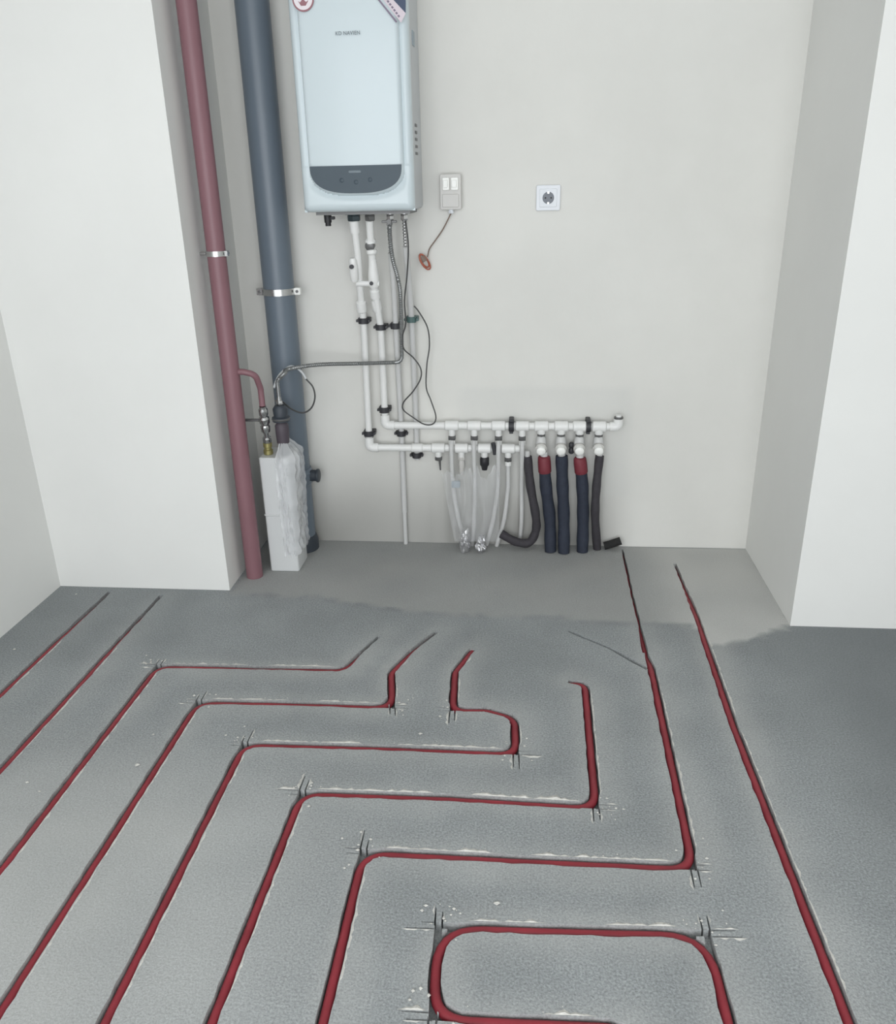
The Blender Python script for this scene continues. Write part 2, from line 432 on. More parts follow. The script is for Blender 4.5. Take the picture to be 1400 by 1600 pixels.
for E_ in extra:
    P = [F(x, y) for x, y, w in E_]; path, ws = resample(P, [w for *_, w in E_], 0.03); strip(path, ws)

FX0, FX1, FY0, FY1 = LEFT_X-0.02, RIGHT_X+0.02, WALL_FRONT_Y-0.02, BACK_Y+0.02
def inside(pts, poly):
    x, y = pts[:, 0], pts[:, 1]; px = np.array([p.x for p in poly]); py = np.array([p.y for p in poly])
    m = (x > px.min()) & (x < px.max()) & (y > py.min()) & (y < py.max())
    idx = np.nonzero(m)[0]; r = np.zeros(len(x), bool)
    if len(idx) == 0: return r
    X, Y = x[idx], y[idx]; ins = np.zeros(len(idx), bool); j = len(poly)-1
    for i in range(len(poly)):
        c = (py[i] > Y) != (py[j] > Y)
        if c.any():
            ins ^= c & (X < (px[j]-px[i])*(Y-py[i])/(py[j]-py[i]+1e-15)+px[i])
        j = i
    r[idx] = ins; return r
def clampf(p): return Vector((min(max(p.x, FX0+.004), FX1-.004), min(max(p.y, FY0+.004), FY1-.004)))
cv = [Vector((FX0, FY0)), Vector((FX1, FY0)), Vector((FX1, FY1)), Vector((FX0, FY1))]
ce = [(0, 1), (1, 2), (2, 3), (3, 0)]
polys = [[clampf(p) for p in po] for po in polys]
for po in polys:
    n = len(cv); cv += po; ce += [(n+i, n+(i+1) % len(po)) for i in range(len(po))]
yy = 0.8
while yy < BACK_Y:
    xx = -1.68
    while xx < 1.7:
        cv.append(Vector((xx+rnd.uniform(-.006, .006), yy+rnd.uniform(-.006, .006)))); xx += 0.026
    yy += 0.026
ov, oe, of, *_ = delaunay_2d_cdt(cv, ce, [], 0, 1e-6)
V2 = np.array([(v.x, v.y) for v in ov]); T = np.array([t for t in of if len(t) == 3])
cen = V2[T].mean(axis=1); ins = np.zeros(len(T), bool)
for po in polys: ins |= inside(cen, po)

# tones of the screed: dust beside the cuts, a patch of newer screed before the wall, shade painted in on the right
segs = np.array([(*R['path'][i].xy, *R['path'][i+1].xy) for R in runs for i in range(len(R['path'])-1)])
def seg_dist(p):
    a = segs[:, :2]; ab = segs[:, 2:]-a; t = np.clip(((p-a)*ab).sum(1)/np.maximum((ab**2).sum(1), 1e-12), 0, 1)
    q = p-a-ab*t[:, None]; d = np.hypot(q[:, 0], q[:, 1]); i = d.argmin(); return d[i], q[i]
patch_line = [F(x, y) for x, y in [(300,926), (500,934), (600,950), (700,962), (860,966), (960,974), (1085,976), (1110,1010), (1150,1008), (1200,990), (1238,980)]]
plx = np.array([p.x for p in patch_line]); ply = np.array([p.y for p in patch_line])
cols = []
for x, y in V2:
    if not (0.7 < y < 3.05 and -1.75 < x < 1.75): cols.append((0, 0, 0.0, 1)); continue
    d, q = seg_dist(np.array((x, y)))
    nn = 0.5+0.5*nz(x*6, y*6); n2 = 0.5+0.5*nz(x*40, y*40, 2)
    du = 0.30*math.exp(-((d-0.018)/0.022)**2)*(0.4+0.9*nn*n2)
    du += 0.22*nn*math.exp(-((d-0.055)/0.03)**2)*(1.0 if q[0] > 0 else 0.3)
    du *= float(sstep(-1.9, -0.9, x))*(1-0.5*float(sstep(2.2, 2.6, y)))
    edge = float(np.interp(x, plx, ply, left=2.62, right=2.62)) + 0.012*nz(x*7, 1, 4)
    pa = float(sstep(-0.004, 0.01, y-edge)) if -1.05 < x < 0.86 else 0
    seam = math.exp(-((y-edge)/0.007)**2)*0.45*(0.5+0.5*nz(x*5, y*3, 7)) if -1.0 < x < 0.86 else 0
    corner = 0.8*pa*float(sstep(0.30, 0.58, x))
    du = max(du, corner*(0.7+0.3*nn))
    du = max(du, 0.50*float(sstep(0.1, 0.9, -x))*(1-float(sstep(1.3, 1.9, y)))*(0.6+0.4*nn))  # front left: pale dust, also painting in stronger light there
    shade_dark = 0.9*float(sstep(0.55, 1.0, x-0.25*(2.3-y)*0.3))*(0.75+0.25*nz(x*3, y*3, 8)) * (1-pa)  # painted shade: the right side of the floor darkens
    shade_dark = max(shade_dark, seam)
    if x < -0.9: shade_dark = max(shade_dark, 0.25*float(sstep(1.9, 2.5, y))*(1-float(sstep(-1.2, -1.0, x))))  # also darker towards the left pier
    cols.append((min(du, 0.8), pa*(0.35+0.35*nn)*(1-min(1, corner*1.2)), min(1, shade_dark), 1))
verts = [(x, y, 0.0) for x, y in V2]; top = len(verts)
low = {}; faces = []; lowcols = []
def lv(i):
    if i not in low:
        low[i] = len(verts); verts.append((V2[i][0], V2[i][1], -GD)); lowcols.append((0.15, 0, 0.0, 1))
    return low[i]
emap = {}
for k, t in enumerate(T):
    a, b_, c = (int(i) for i in t)
    if ins[k]: faces.append((lv(a), lv(b_), lv(c)))
    else: faces.append((a, b_, c))
    for e in ((a, b_), (b_, c), (c, a)): emap.setdefault((min(e), max(e)), []).append((k, e))
for (i, j), lst in emap.items():
    if len(lst) == 2 and ins[lst[0][0]] != ins[lst[1][0]]:
        k, e = lst[0] if ins[lst[0][0]] else lst[1]
        faces.append((e[0], e[1], lv(e[1]), lv(e[0])))
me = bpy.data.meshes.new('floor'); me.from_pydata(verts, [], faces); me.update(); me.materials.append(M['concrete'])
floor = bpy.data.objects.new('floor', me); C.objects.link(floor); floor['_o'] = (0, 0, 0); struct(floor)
set_stain_shade(me, cols+lowcols)
b = MB(); b.box((FX0, FY0, -0.2), (FX1, FY1, -GD-0.012)); b.build('sub_floor', M['concrete'], floor, False)

# dust ridges thrown up along the cuts, and crumbs at the overcut corners
dm = MB(); cr = MB()
def ridge(path, side, wid, hgt, off=GW*0.5+0.0015):
    vs_ = []; n = len(path)
    for i, p in enumerate(path):
        t = path[min(i+1, n-1)]-path[max(i-1, 0)]; t = Vector((t.x, t.y, 0)).normalized(); nn = Vector((-t.y, t.x, 0))*side
        k = max(0.05, 0.5+0.9*nz(p.x*70, p.y*70, side)+0.6*nz(p.x*18, p.y*18, side+3)); k *= min(1, i/3+0.05, (n-1-i)/3+0.05)
        w = wid*k; h = hgt*k
        base = p+nn*off
        vs_ += [(base.x, base.y, 0.0003), (*(base+nn*w*0.3).xy, h*rnd.uniform(.7, 1.2)), (*(base+nn*w*0.65).xy, h*rnd.uniform(.3, .8)), (*(base+nn*w).xy, 0.0003)]
    fs = []
    for i in range(n-1):
        for j in range(3):
            a = i*4+j; fs.append((a, a+1, a+5, a+4) if side < 0 else (a, a+4, a+5, a+1))
    dm.add(vs_, fs)
def crumb(c, s):
    pts = [(1,0,0),(-1,0,0),(0,1,0),(0,-1,0),(0,0,1),(0,0,-.4)]
    cr.add([(c.x+s*p[0]*rnd.uniform(.6,1.3), c.y+s*p[1]*rnd.uniform(.6,1.3), max(0.0002, s*.5+s*p[2]*rnd.uniform(.5,.9))) for p in pts],
           [(0,2,4),(2,1,4),(1,3,4),(3,0,4),(2,0,5),(1,2,5),(3,1,5),(0,3,5)])
for R in runs:
    P = R['P']
    for i in range(len(P)-1):
        d = P[i+1]-P[i]
        if R['ws'] and min(R['pts'][i][2], R['pts'][i+1][2]) < 0.6: continue
        r_ = R.get('r', .05)*0.9; L = d.length
        if L < 2.6*r_ : continue
        a, e = P[i]+d*(r_*.7/L), P[i+1]-d*(r_*.7/L)
        pth, _ = resample([a, e], [1, 1], 0.009)
        horiz = abs(d.x) > abs(d.y)
        up_ = 1 if d.x > 0 else -1
        if horiz: 
            near = max(P[i].y, P[i+1].y) < 1.7
            ridge(pth, up_, 0.012 if near else 0.009, 0.0035 if near else 0.0022)
            for q in pth[::4]:
                if rnd.random() < .5: crumb(q+Vector((rnd.uniform(-.01,.01), up_*0+GW*.5+rnd.uniform(.004,.02), 0)), rnd.uniform(.001,.0022))
        else:
            ridge(pth, -1 if d.y > 0 else 1, 0.006, 0.0012)
for a, e, s_ in kerfs:
    pth, _ = resample([a, e], [1, 1], 0.005)
    if rnd.random() < .8: ridge(pth, s_, rnd.uniform(.004, .011), .0028, .0026)
for p, R in dust_spots:
    for _ in range(16):
        a = rnd.uniform(0, 2*PI); rr = abs(rnd.gauss(0, .028))+.012
        c = p+Vector((rr*math.cos(a), rr*math.sin(a)*.8+.008, 0))
        if not any(inside(np.array([[c.x, c.y]]), po)[0] for po in polys): crumb(c, rnd.uniform(.0015, .0045))
o = dm.build('cement_dust', M['dust'], floor, True); o['kind'] = 'stuff'
o = cr.build('cement_crumbs', M['dust'], floor, False); o['kind'] = 'stuff'

# the red pipes lying in the grooves
for R in runs:
    pth = []; 
    for p, w in zip(R['path'], R['ws']):
        z = -PR-0.0030-max(0, 0.85-w)*0.030
        pth.append(Vector((p.x, p.y, z)))
    b = MB(); b.tube(pth, PR, 12)
    o = b.build('heating_pipe', M['red'], origin=(R['path'][len(R['path'])//2].x, R['path'][len(R['path'])//2].y, -GD))
    tag(o, R['label'], 'pipe', 'floor heating pipes')

for px, py, s, lab in [(657,1147,.006,'white plaster chip between the second and third cross runs in mid floor'), (215,1196,.008,'largest white plaster chip, lying on the grey screed at the left'), (43,1223,.006,'white plaster chip near the left edge of the photo'), (777,1412,.007,'white plaster chip above the rounded rectangular pipe loop'), (240,1148,.004,'tiny white plaster chip just above the largest chip'), (23,1015,.006,'white plaster chip close to the left wall'), (119,929,.005,'white plaster chip at the foot of the white left pier'), (62,1237,.004,'tiny white plaster chip just below the chip at the left edge')]:
    c = F(px, py); b = MB()
    b.add([(c.x+s*q[0]*rnd.uniform(.7,1.2), c.y+s*q[1]*rnd.uniform(.5,1), max(0.0003, s*.35*(1+q[2]))) for q in [(1,0,0),(.4,.9,0),(-.7,.6,0),(-1,-.2,0),(-.2,-1,0),(.7,-.6,0),(.2,.1,1),(-.3,0,.9)]],
          [(0,1,6),(1,2,6),(2,7,6),(2,3,7),(3,4,7),(4,6,7),(4,5,6),(5,0,6),(5,4,3,2,1,0)])
    o = b.build('plaster_chip', M['dust'], None, False, origin=(c.x, c.y, 0)); tag(o, lab, 'chip', 'plaster chips on the screed')

# ================================================================== RISERS ON THE LEFT
rx, ry = -0.9985, 2.664
t = thing('riser_pipe', 'brown red painted steel riser pipe standing in the corner beside the white pier', 'pipe', (rx, ry, 0))
b = MB(); b.cyl((rx, ry, 0), (rx, ry, CEIL), 0.030, seg=28); b.build('pipe', M['riser'], t)
zc = (W(338, 396, BACK_Y-ry)).z
t2 = thing('pipe_clamp', 'thin chrome clamp around the brown red riser', 'clamp', (rx, ry, zc))
b = MB(); b.band((rx, ry, zc-.008), (rx, ry, zc+.008), 0.0302, 0.0335, 28); b.build('band', M['chrome'], t2)
b = MB(); b.cyl((rx-.033, ry, zc), (PIER_L_X-.005, ry, zc), .005); b.build('stud', M['chrome'], t2)
b = MB(); b.box((rx+.031, ry-.012, zc-.008), (rx+.040, ry+.004, zc+.008)); b.cyl((rx+.036, ry-.016, zc), (rx+.036, ry+.010, zc), .004, seg=8); b.build('screw', M['chrome'], t2)

# branch from the riser down to the gas valve
gv = W(410, 634, 0.30)
br = [Vector((rx, ry, W(378, 581, BACK_Y-ry).z)), ]
br += [Vector((rx+.045, ry, br[0].z)), Vector((gv.x-.004, ry+.01, br[0].z-.012)), Vector((gv.x, gv.y, gv.z+.06)), Vector((gv.x, gv.y, gv.z))]
b = MB(); b.tube(fillet(br, .03), .0105, 14); b.build('branch', M['riser'], t)

sx, sy = -0.884, 2.925
t = thing('sewer_pipe', 'thick blue grey plastic drain pipe rising left of the boiler', 'pipe', (sx, sy, 0))
b = MB(); b.cyl((sx, sy, 0.0), (sx, sy, CEIL), 0.0545, seg=36); b.build('pipe', M['sewer'], t)
zs = W(470, 742, 0.075).z
b = MB(); b.lathe((sx, sy, zs-.035), (sx, sy, zs+.03), [(0, .056), (.1, .061), (.35, .061), (.4, .065), (.75, .065), (.8, .061), (1, .058)], 32); b.build('coupling', M['sewer'], t)
b = MB(); b.cyl((sx+.04, sy-.005, zs), (sx+.088, sy-.005, zs), .022); b.lathe((sx+.080, sy-.005, zs), (sx+.092, sy-.005, zs), [(0, .022), (.2, .026), (.8, .026), (1, .02)]); b.build('branch_cap', M['dark_blue'], t)
b = MB(); b.lathe((sx, sy, 0.0), (sx, sy, .06), [(0, .063), (.6, .063), (1, .056)], 32); b.build('base_collar', M['dark_blue'], t)
z4 = W(428, 455, 0.075).z
t2 = thing('pipe_clamp', 'wide chrome clamp with white side lugs around the blue grey drain pipe', 'clamp', (sx, sy, z4))
b = MB(); b.band((sx, sy, z4-.011), (sx, sy, z4+.011), .0548, .0585, 36); b.build('band', M['chrome'], t2)
for s in (-1, 1):
    b = MB(); b.rbox((sx+s*.068-.011, sy-.012, z4-.012), (sx+s*.068+.011, sy+.004, z4+.012), .003); b.build('lug', M['box_white'] if s > 0 else M['chrome'], t2)
    b = MB(); b.cyl((sx+s*.068, sy-.017, z4), (sx+s*.068, sy-.012, z4), .005, seg=8); b.build('screw', M['grey_metal'], t2)
b = MB(); b.cyl((sx, sy+.058, z4), (sx, BACK_Y+.005, z4), .006); b.build('stud', M['chrome'], t2)

# ================================================================== GAS METER ASSEMBLY
m0, m1 = F(424, 893), F(466, 893)
mx0, mx1, my0 = m0.x-.003, m1.x+.004, 2.708
mtop = W(435, 716, BACK_Y-my0).z
t = thing('gas_meter', 'narrow white meter box standing on the screed beside the brown red riser', 'meter', ((mx0+mx1)/2, my0+.06, 0))
b = MB(); b.rbox((mx0, my0, 0), (mx1, my0+.13, mtop), .008, axis='z'); b.build('body', M['meter'], t)
b = MB(); b.rbox((mx0-.003, my0-.003, mtop*.50), (mx1+.003, my0+.133, mtop*.50+.006), .009, axis='z'); b.build('seam_rim', M['meter'], t)
bx = mx0+.024
b = MB(); b.lathe((bx, my0+.045, mtop-.002), (bx, my0+.045, mtop+.045), [(0, .012), (.1, .017), (.4, .017), (.45, .013), (.6, .013), (.65, .016), (.95, .016), (1, .010)], 16); b.build('inlet_union', M['brass'], t)
b = MB(); b.lathe((mx1-.026, my0+.045, mtop-.002), (mx1-.026, my0+.045, mtop+.040), [(0, .014), (.1, .019), (.5, .019), (.55, .014), (1, .014)], 16); b.build('outlet_union', M['dark_blue'], t)
# film around it: crumpled wrap over the top right and down the right side
b = MB(); nu, nv = 26, 34; vs_ = []
for j in range(nv+1):
    v = j/nv; z = mtop+.055-v*(mtop*0.96)
    for i in range(nu+1):
        u = i/nu
        ang = -0.7+u*2.0                           # wraps front right corner
        sp = .012+.010*(1-v)+.010*nz(u*9, v*14, 3)+.008*nz(u*22, v*4, 6)
        pts = [(mx1-.045, my0), (mx1, my0), (mx1, my0+.13)]
        if u < .45: q = (mx1-.045+.045*u/.45, my0-sp)
        else: q = (mx1+sp, my0+.13*(u-.45)/.55)
        pinch = max(0, (z-mtop))/.055
        cx, cy = mx1-.03, my0+.05
        x = q[0]*(1-.75*pinch)+cx*.75*pinch; y = q[1]*(1-.75*pinch)+cy*.75*pinch
        vs_.append((x+.004*nz(u*30, v*30), y, z+.008*nz(u*13, v*2, 8)*(1 if 0 < j < nv else 2)))
fs = [(j*(nu+1)+i, j*(nu+1)+i+1, (j+1)*(nu+1)+i+1, (j+1)*(nu+1)+i) for j in range(nv) for i in range(nu)]
b.add(vs_, fs); o = b.build('wrapping_film', M['wrap'], None, True, origin=(mx1, my0, 0)); tag(o, 'cloudy plastic film wrapped around the right side of the white meter box', 'film')

# gas valve: chrome stack under the branch, sitting on the brass union
vb, vt = Vector((bx, my0+.045, mtop+.043)), gv
t = thing('gas_valve', 'chrome gas shut off valve stacked between brass union and brown red branch', 'valve', vb)
b = MB(); b.lathe(vb, vt, [(0, .010), (.04, .015), (.14, .015), (.17, .009), (.30, .009), (.33, .016), (.45, .017), (.50, .012), (.56, .018), (.68, .018), (.72, .012), (.78, .016), (.90, .016), (.93, .012), (1, .012)], 14); b.build('body', M['chrome'], t)
zmid = vb.lerp(vt, .62)
b = MB(); b.cyl(zmid+Vector((-.018, 0, 0)), zmid+Vector((-.034, 0, 0)), .005); b.rbox((zmid.x-.095, zmid.y-.006, zmid.z-.004), (zmid.x-.028, zmid.y+.006, zmid.z+.004), .003); b.build('lever', M['grey_metal'], t)

# regulator block, dark
g0 = Vector((mx1-.026, my0+.045, mtop+.038)); gt = W(423, 630, BACK_Y-(my0+.045))
t = thing('gas_regulator', 'dark blue black gas regulator under the looping steel hose', 'regulator', g0)
h = gt.z-g0.z
b = MB(); b.lathe(g0, g0+Vector((0, 0, h*.55)), [(0, .014), (.08, .022), (.5, .024), (.85, .024), (1, .016)], 18); b.build('base', M['purple_brown'], t)
b = MB(); b.lathe(g0+Vector((0, 0, h*.55)), g0+Vector((0, 0, h*.95)), [(0, .018), (.06, .030), (.3, .031), (.36, .024), (.8, .026), (1, .018)], 20); b.build('bonnet', M['dark_blue'], t)
b = MB(); b.lathe(g0+Vector((0, 0, h*.60)), g0+Vector((0, 0, h*.66)), [(0, .030), (.5, .033), (1, .030)], 20); b.build('flange', M['grey_metal'], t)
b = MB(); p_ = g0+Vector((0, 0, h*.95)); b.nut(p_, p_+Vector((0, 0, .016)), .011); b.cyl(p_+Vector((0, 0, .016)), p_+Vector((0, 0, .03)), .008); b.build('outlet_nut', M['chrome'], t)
hose_start = p_+Vector((0, 0, .028))

# ================================================================== BOILER
bxl, bxr, bz, bd, BH = -0.7285, -0.3695, W(560, 331, .255).z, 0.262, 0.70
bc = (bxl+bxr)/2; bw = bxr-bxl
t = thing('gas_boiler', 'white wall hung gas boiler with dark curved control panel above the pipes', 'boiler', (bc, BACK_Y, bz))
b = MB(); b.rbox((bxl+.002, BACK_Y-bd+.035, bz+.001), (bxr-.002, BACK_Y, bz+BH), .012); b.build('casing', M['side_grey'], t)
dl, dr, db = W(484, 259, bd), W(627, 258, bd), W(556, 302, bd)
da = (dr.x-dl.x)/2; dcx = (dl.x+dr.x)/2; dz = (dl.z+dr.z)/2; dh = dz-db.z
PEX = 2.7
nu, nv = 96, 190; vs_ = []
inn_a, inn_b = da+.006, dh+.007
for j in range(nv+1):
    v = bz+BH*j/nv
    for i in range(nu+1):
        u = bxl+bw*i/nu
        e = min(u-bxl, bxr-u, v-bz, bz+BH-v)
        ex = min(u-bxl, bxr-u); ez = min(v-bz, bz+BH-v); cr_ = .022
        if ex < cr_ and ez < cr_: e = max(0, cr_-math.hypot(cr_-ex, cr_-ez))
        rr = .026; dep = bd-.012
        if e < rr: dep -= (rr-math.sqrt(max(0, rr*rr-(rr-e)**2)))
        du = abs(u-dcx)
        if v > dz: d = du-inn_a
        else:
            k = ((du/inn_a)**PEX+((dz-v)/inn_b)**PEX)**(1/PEX); d = (k-1)*min(inn_a, inn_b)
        d = max(d, v-(bz+BH-.035))
        if d < 0: dep += .010*(1-math.exp(d/.004))+.004*(1-(du/inn_a)**2)
        else: dep += -.006*math.exp(-(d/.010)**2)
        vs_.append((u, BACK_Y-dep, v))
fs = [(j*(nu+1)+i, j*(nu+1)+i+1, (j+1)*(nu+1)+i+1, (j+1)*(nu+1)+i) for j in range(nv) for i in range(nu)]
b = MB(); b.add(vs_, fs)
# rim back to the casing
ringi = [i for i in range(nu+1)] + [j*(nu+1)+nu for j in range(1, nv+1)] + [nv*(nu+1)+i for i in range(nu-1, -1, -1)] + [j*(nu+1) for j in range(nv-1, 0, -1)]
n0 = len(b.v); back = [Vector((b.v[i].x, BACK_Y-bd+.045, b.v[i].z)) for i in ringi]; b.v += back
nr = len(ringi)
for k in range(nr): b.f.append((ringi[k], n0+k, n0+(k+1) % nr, ringi[(k+1) % nr]))
b.build('front_cover', M['cover'], t)
fy = BACK_Y-bd-.004
outline = [(dl.x, fy, dz)] + [(dcx-da*math.copysign(abs(math.cos(a))**(2/PEX), math.cos(a)), fy, dz-dh*math.sin(a)**(2/PEX)) for a in (PI*k/40 for k in range(1, 40))] + [(dr.x, fy, dz)]
b = MB(); b.prism(outline, (0, .012, 0)); cp = b.build('control_panel', M['panel'], t, True)
b = MB(); b.rbox((dcx-.022, fy-.0012, dz-.022), (dcx+.018, fy+.004, dz-.014), .003); b.build('display', M['panel_mark'], cp)
for k in (-1, 0, 1):
    b = MB(); c = Vector((dcx+k*.045, fy, dz-.042-(.006 if k == 0 else 0))); b.lathe(c+Vector((0, .004, 0)), c-Vector((0, .0015, 0)), [(0, .007), (.8, .007), (1, .005)], 14); b.build('button', M['panel'], cp)
def flat(poly, mname, name, parent, dy):            # a flat print or sticker, half a millimetre thick
    b = MB(); b.prism([(x, dy, z) for x, z in poly], (0, .0012, 0)); return b.build(name, M[mname], parent, False)
fyc = lambda x: BACK_Y-bd-.002-.004*(1-min(1, abs(x-dcx)/inn_a)**2)-.0008
# brand lettering on the cover
cu = bpy.data.curves.new('lettering', 'FONT'); cu.body = 'KD NAVIEN'; cu.size = .0128; cu.align_x = 'CENTER'; cu.align_y = 'CENTER'; cu.extrude = .0004
cu.space_character = 1.05
tmp = bpy.data.objects.new('tmp', cu); C.objects.link(tmp); bpy.context.view_layer.update()
lm = bpy.data.meshes.new_from_object(tmp.evaluated_get(bpy.context.evaluated_depsgraph_get())); bpy.data.objects.remove(tmp)
lp0, lp1 = W(525, 53, bd), W(563, 52, bd); lc = (lp0+lp1)/2
xs = [v.co.x for v in lm.vertices]; sc_ = (lp1.x-lp0.x)/(max(xs)-min(xs))
for v in lm.vertices:
    p = Vector((v.co.x*sc_+lc.x, fyc(lc.x)-.0006-v.co.z, v.co.y*sc_*1.05+lc.z)); v.co = p-Vector(t['_o'])
lm.materials.append(M['logo']); o = bpy.data.objects.new('brand_lettering', lm); C.objects.link(o); o.parent = t; o['_o'] = t['_o']; o['label'] = 'small grey lettering'
# round emblem sticker, upper left
ec = W(474, -1, bd); er = (W(491, 0, bd)-W(457, 0, bd)).x/2
def disc(c, r, n=28): return [(c.x+r*math.cos(2*PI*k/n), c.z+r*math.sin(2*PI*k/n)) for k in range(n)]
eb = flat(disc(ec, er), 'sticker_red', 'round_sticker', t, fyc(ec.x)-.001); eb['label'] = 'round red and white emblem sticker'
flat(disc(ec, er*.86), 'sticker_white', 'sticker_field', eb, fyc(ec.x)-.0016)
k_ = er*.62
flat([(ec.x+dx*k_, ec.z+dz_*k_) for dx, dz_ in [(-.75, -.25), (-.35, -.85), (.35, -.85), (.8, -.2), (.42, -.4), (.12, -.1), (0, .5), (-.15, -.1), (-.45, -.42)]], 'sticker_red', 'emblem', eb, fyc(ec.x)-.0022)
# corner banner, upper right
def bp(px, py): q = W(px, py, bd); return (q.x, q.z)
yb = fyc(bp(620, 0)[0])-.001
st = flat([bp(588, -14), bp(634, -14), bp(634, 22), bp(627, 36)], 'sticker_pink', 'corner_banner', t, yb); st['label'] = 'pink and navy corner banner'
flat([bp(602, -14), bp(634.2, -14), bp(634.2, 21)], 'sticker_navy', 'banner_corner', st, yb-.0008)
for k in range(9):                                  # the illegible line of print along the band
    f0 = k/9+.01; f1 = (k+.72)/9
    A, B_ = (594, -12), (624, 29)
    q0 = (A[0]+(B_[0]-A[0])*f0, A[1]+(B_[1]-A[1])*f0); q1 = (A[0]+(B_[0]-A[0])*f1, A[1]+(B_[1]-A[1])*f1)
    wd = 2.6
    flat([bp(q0[0], q0[1]), bp(q0[0]+wd, q0[1]-wd*.6), bp(q1[0]+wd, q1[1]-wd*.6), bp(q1[0], q1[1])], 'sticker_ink', 'banner_print', st, yb-.0008)
flat([bp(584, -8), bp(586, -9.5), bp(621, 34), bp(619, 36)], 'sticker_ink', 'banner_line', st, yb-.0004)
# right side: label and slots
for k, (px, py, w_, h_) in enumerate([(652, 60, .022, .040)]):
    q = W(px, py, .13); b = MB(); b.box((bxr-.003, q.y-w_, q.z-h_/2), (bxr+.0005, q.y+w_, q.z+h_/2)); b.build('side_label', M['tag'], t, False)
for k in range(5):
    q = W(652, 196+k*11, .13); b = MB(); b.box((bxr-.003, q.y-.025, q.z-.004), (bxr+.0008, q.y+.015, q.z+.004)); b.build('side_slot', M['grey_metal'], t, False)
# underside
b = MB(); b.box((bxl+.03, BACK_Y-bd+.06, bz-.010), (bxr-.02, BACK_Y-.03, bz+.004)); b.build('base_plate', M['grey_metal'], t, False)
BO = .15                                            # outlets hang this far in front of the wall
def below(px, py): return W(px, py, BO)
q = below(512, 338); b = MB(); b.cyl((q.x, q.y, bz-.004), (q.x, q.y, bz-.035), .013, .012); b.cyl((q.x, q.y, bz-.032), (q.x, q.y, bz-.046), .0095); b.rbox((q.x+.004, q.y-.006, bz-.026), (q.x+.024, q.y+.006, bz-.016), .003); b.build('drain_valve', M['black'], t)
for px, r_, m_ in [(553, .022, 'teal_nut'), (578, .017, 'grey_metal'), (610, .013, 'chrome'), (632, .013, 'chrome')]:
    q = below(px, 340); b = MB(); b.lathe((q.x, q.y, bz-.002), (q.x, q.y, bz-.012), [(0, r_*1.35), (1, r_*1.35)], 16); b.nut((q.x, q.y, bz-.011), (q.x, q.y, bz-.032), r_); b.build('connection_nut', M[m_], t)

# ================================================================== PIPES BELOW THE BOILER
PO = .042                                           # centre line of wall pipes to the wall
def col(px_list): return [W(x, y, o) for x, y, o in px_list]
# supply: left white riser to the lower manifold
s0 = below(553, 349); s0.z = bz-.030
A = [s0] + col([(559, 398, .13), (561, 430, .10), (565, 478, .06), (568, 500, PO), (577, 690, PO)])
lowz = W(700, 700, PO).z
A[-1] = Vector((A[-1].x, A[-1].y, lowz))
t = thing('supply_pipe', 'leftmost white plastic pipe from the boiler down to the lower manifold', 'pipe', A[-1])
b = MB(); b.tube(A, .0125, 16); b.build('pipe', M['white_plastic'], t)
b = MB(); b.cyl(A[0], A[0].lerp(A[1], .35), .0165); b.build('threaded_adapter', M['white_plastic'], t)
k0, k1 = W(551, 403, .14), W(554, 440, .12)
b = MB(); b.lathe(k0, k1, [(0, .008), (.1, .013), (.4, .015), (.6, .015), (.9, .013), (1, .010)], 14); b.cyl(W(553, 425, .13), W(561, 410, .10), .011); b.build('strainer', M['white_plastic'], t)
c = W(549, 417, .155); b = MB(); b.cyl(c+Vector((0, .02, 0)), c, .0075); b.build('strainer_cap', M['clip_black'], t)
p0, p1 = W(564, 470, .07), W(565.5, 487, .055); b = MB(); b.lathe(p0, p1, [(0, .013), (.1, .0185), (.9, .0185), (1, .013)], 16); b.build('socket', M['white_plastic'], t)
b = MB(); b.tube(fillet([A[-1]+Vector((0, 0, .04)), A[-1]+Vector((0, 0, .0)), A[-1]+Vector((.035, 0, 0))], .02), .0175, 16); b.build('elbow', M['white_plastic'], t)
# return: second white riser to the upper manifold
r0 = below(577.5, 349); r0.z = bz-.030
B = [r0] + col([(580, 385, .12), (584, 440, .10), (590, 482, .07), (595, 511, PO), (602, 660, PO)])
upz = W(700, 665, PO).z
B[-1] = Vector((B[-1].x, B[-1].y, upz))
t = thing('return_pipe', 'second white pipe under the boiler with a grey union, leading to the upper manifold', 'pipe', B[-1])
b = MB(); b.tube(B, .0125, 16); b.build('pipe', M['white_plastic'], t)
c = W(577.5, 385, .135); b = MB(); b.lathe(c+Vector((0, .03, .003)), c, [(0, .012), (.3, .0165), (.9, .0165), (1, .012)], 18); b.build('union_cap', M['grey_metal'], t)
b = MB(); b.lathe(W(578.5, 372, .122), W(581.5, 398, .118), [(0, .013), (.1, .018), (.3, .018), (.35, .014), (.65, .014), (.7, .018), (.9, .018), (1, .013)], 16); b.build('union', M['white_plastic'], t)
b = MB(); b.lathe(W(582, 405, .112), W(585, 450, .098), [(0, .013), (.15, .014), (.6, .019), (.9, .019), (1, .013)], 16); b.build('tee', M['white_plastic'], t)
b = MB(); b.cyl(W(557, 443, .103), W(593, 443, .103), .0095); b.build('cross_pipe', M['white_plastic'], t)
c = W(580, 443, .125); b = MB(); b.cyl(c+Vector((0, .03, 0)), c, .0065); b.build('valve_stem', M['clip_black'], t)
for p_, q_ in [((585, 452), (587, 466)), ((587.5, 468), (590.5, 488))]:
    o_ = .09 if p_[1] < 460 else .072
    b = MB(); b.lathe(W(*p_, o_), W(*q_, o_-.012), [(0, .013), (.12, .0175), (.88, .0175), (1, .013)], 16); b.build('socket', M['white_plastic'], t)
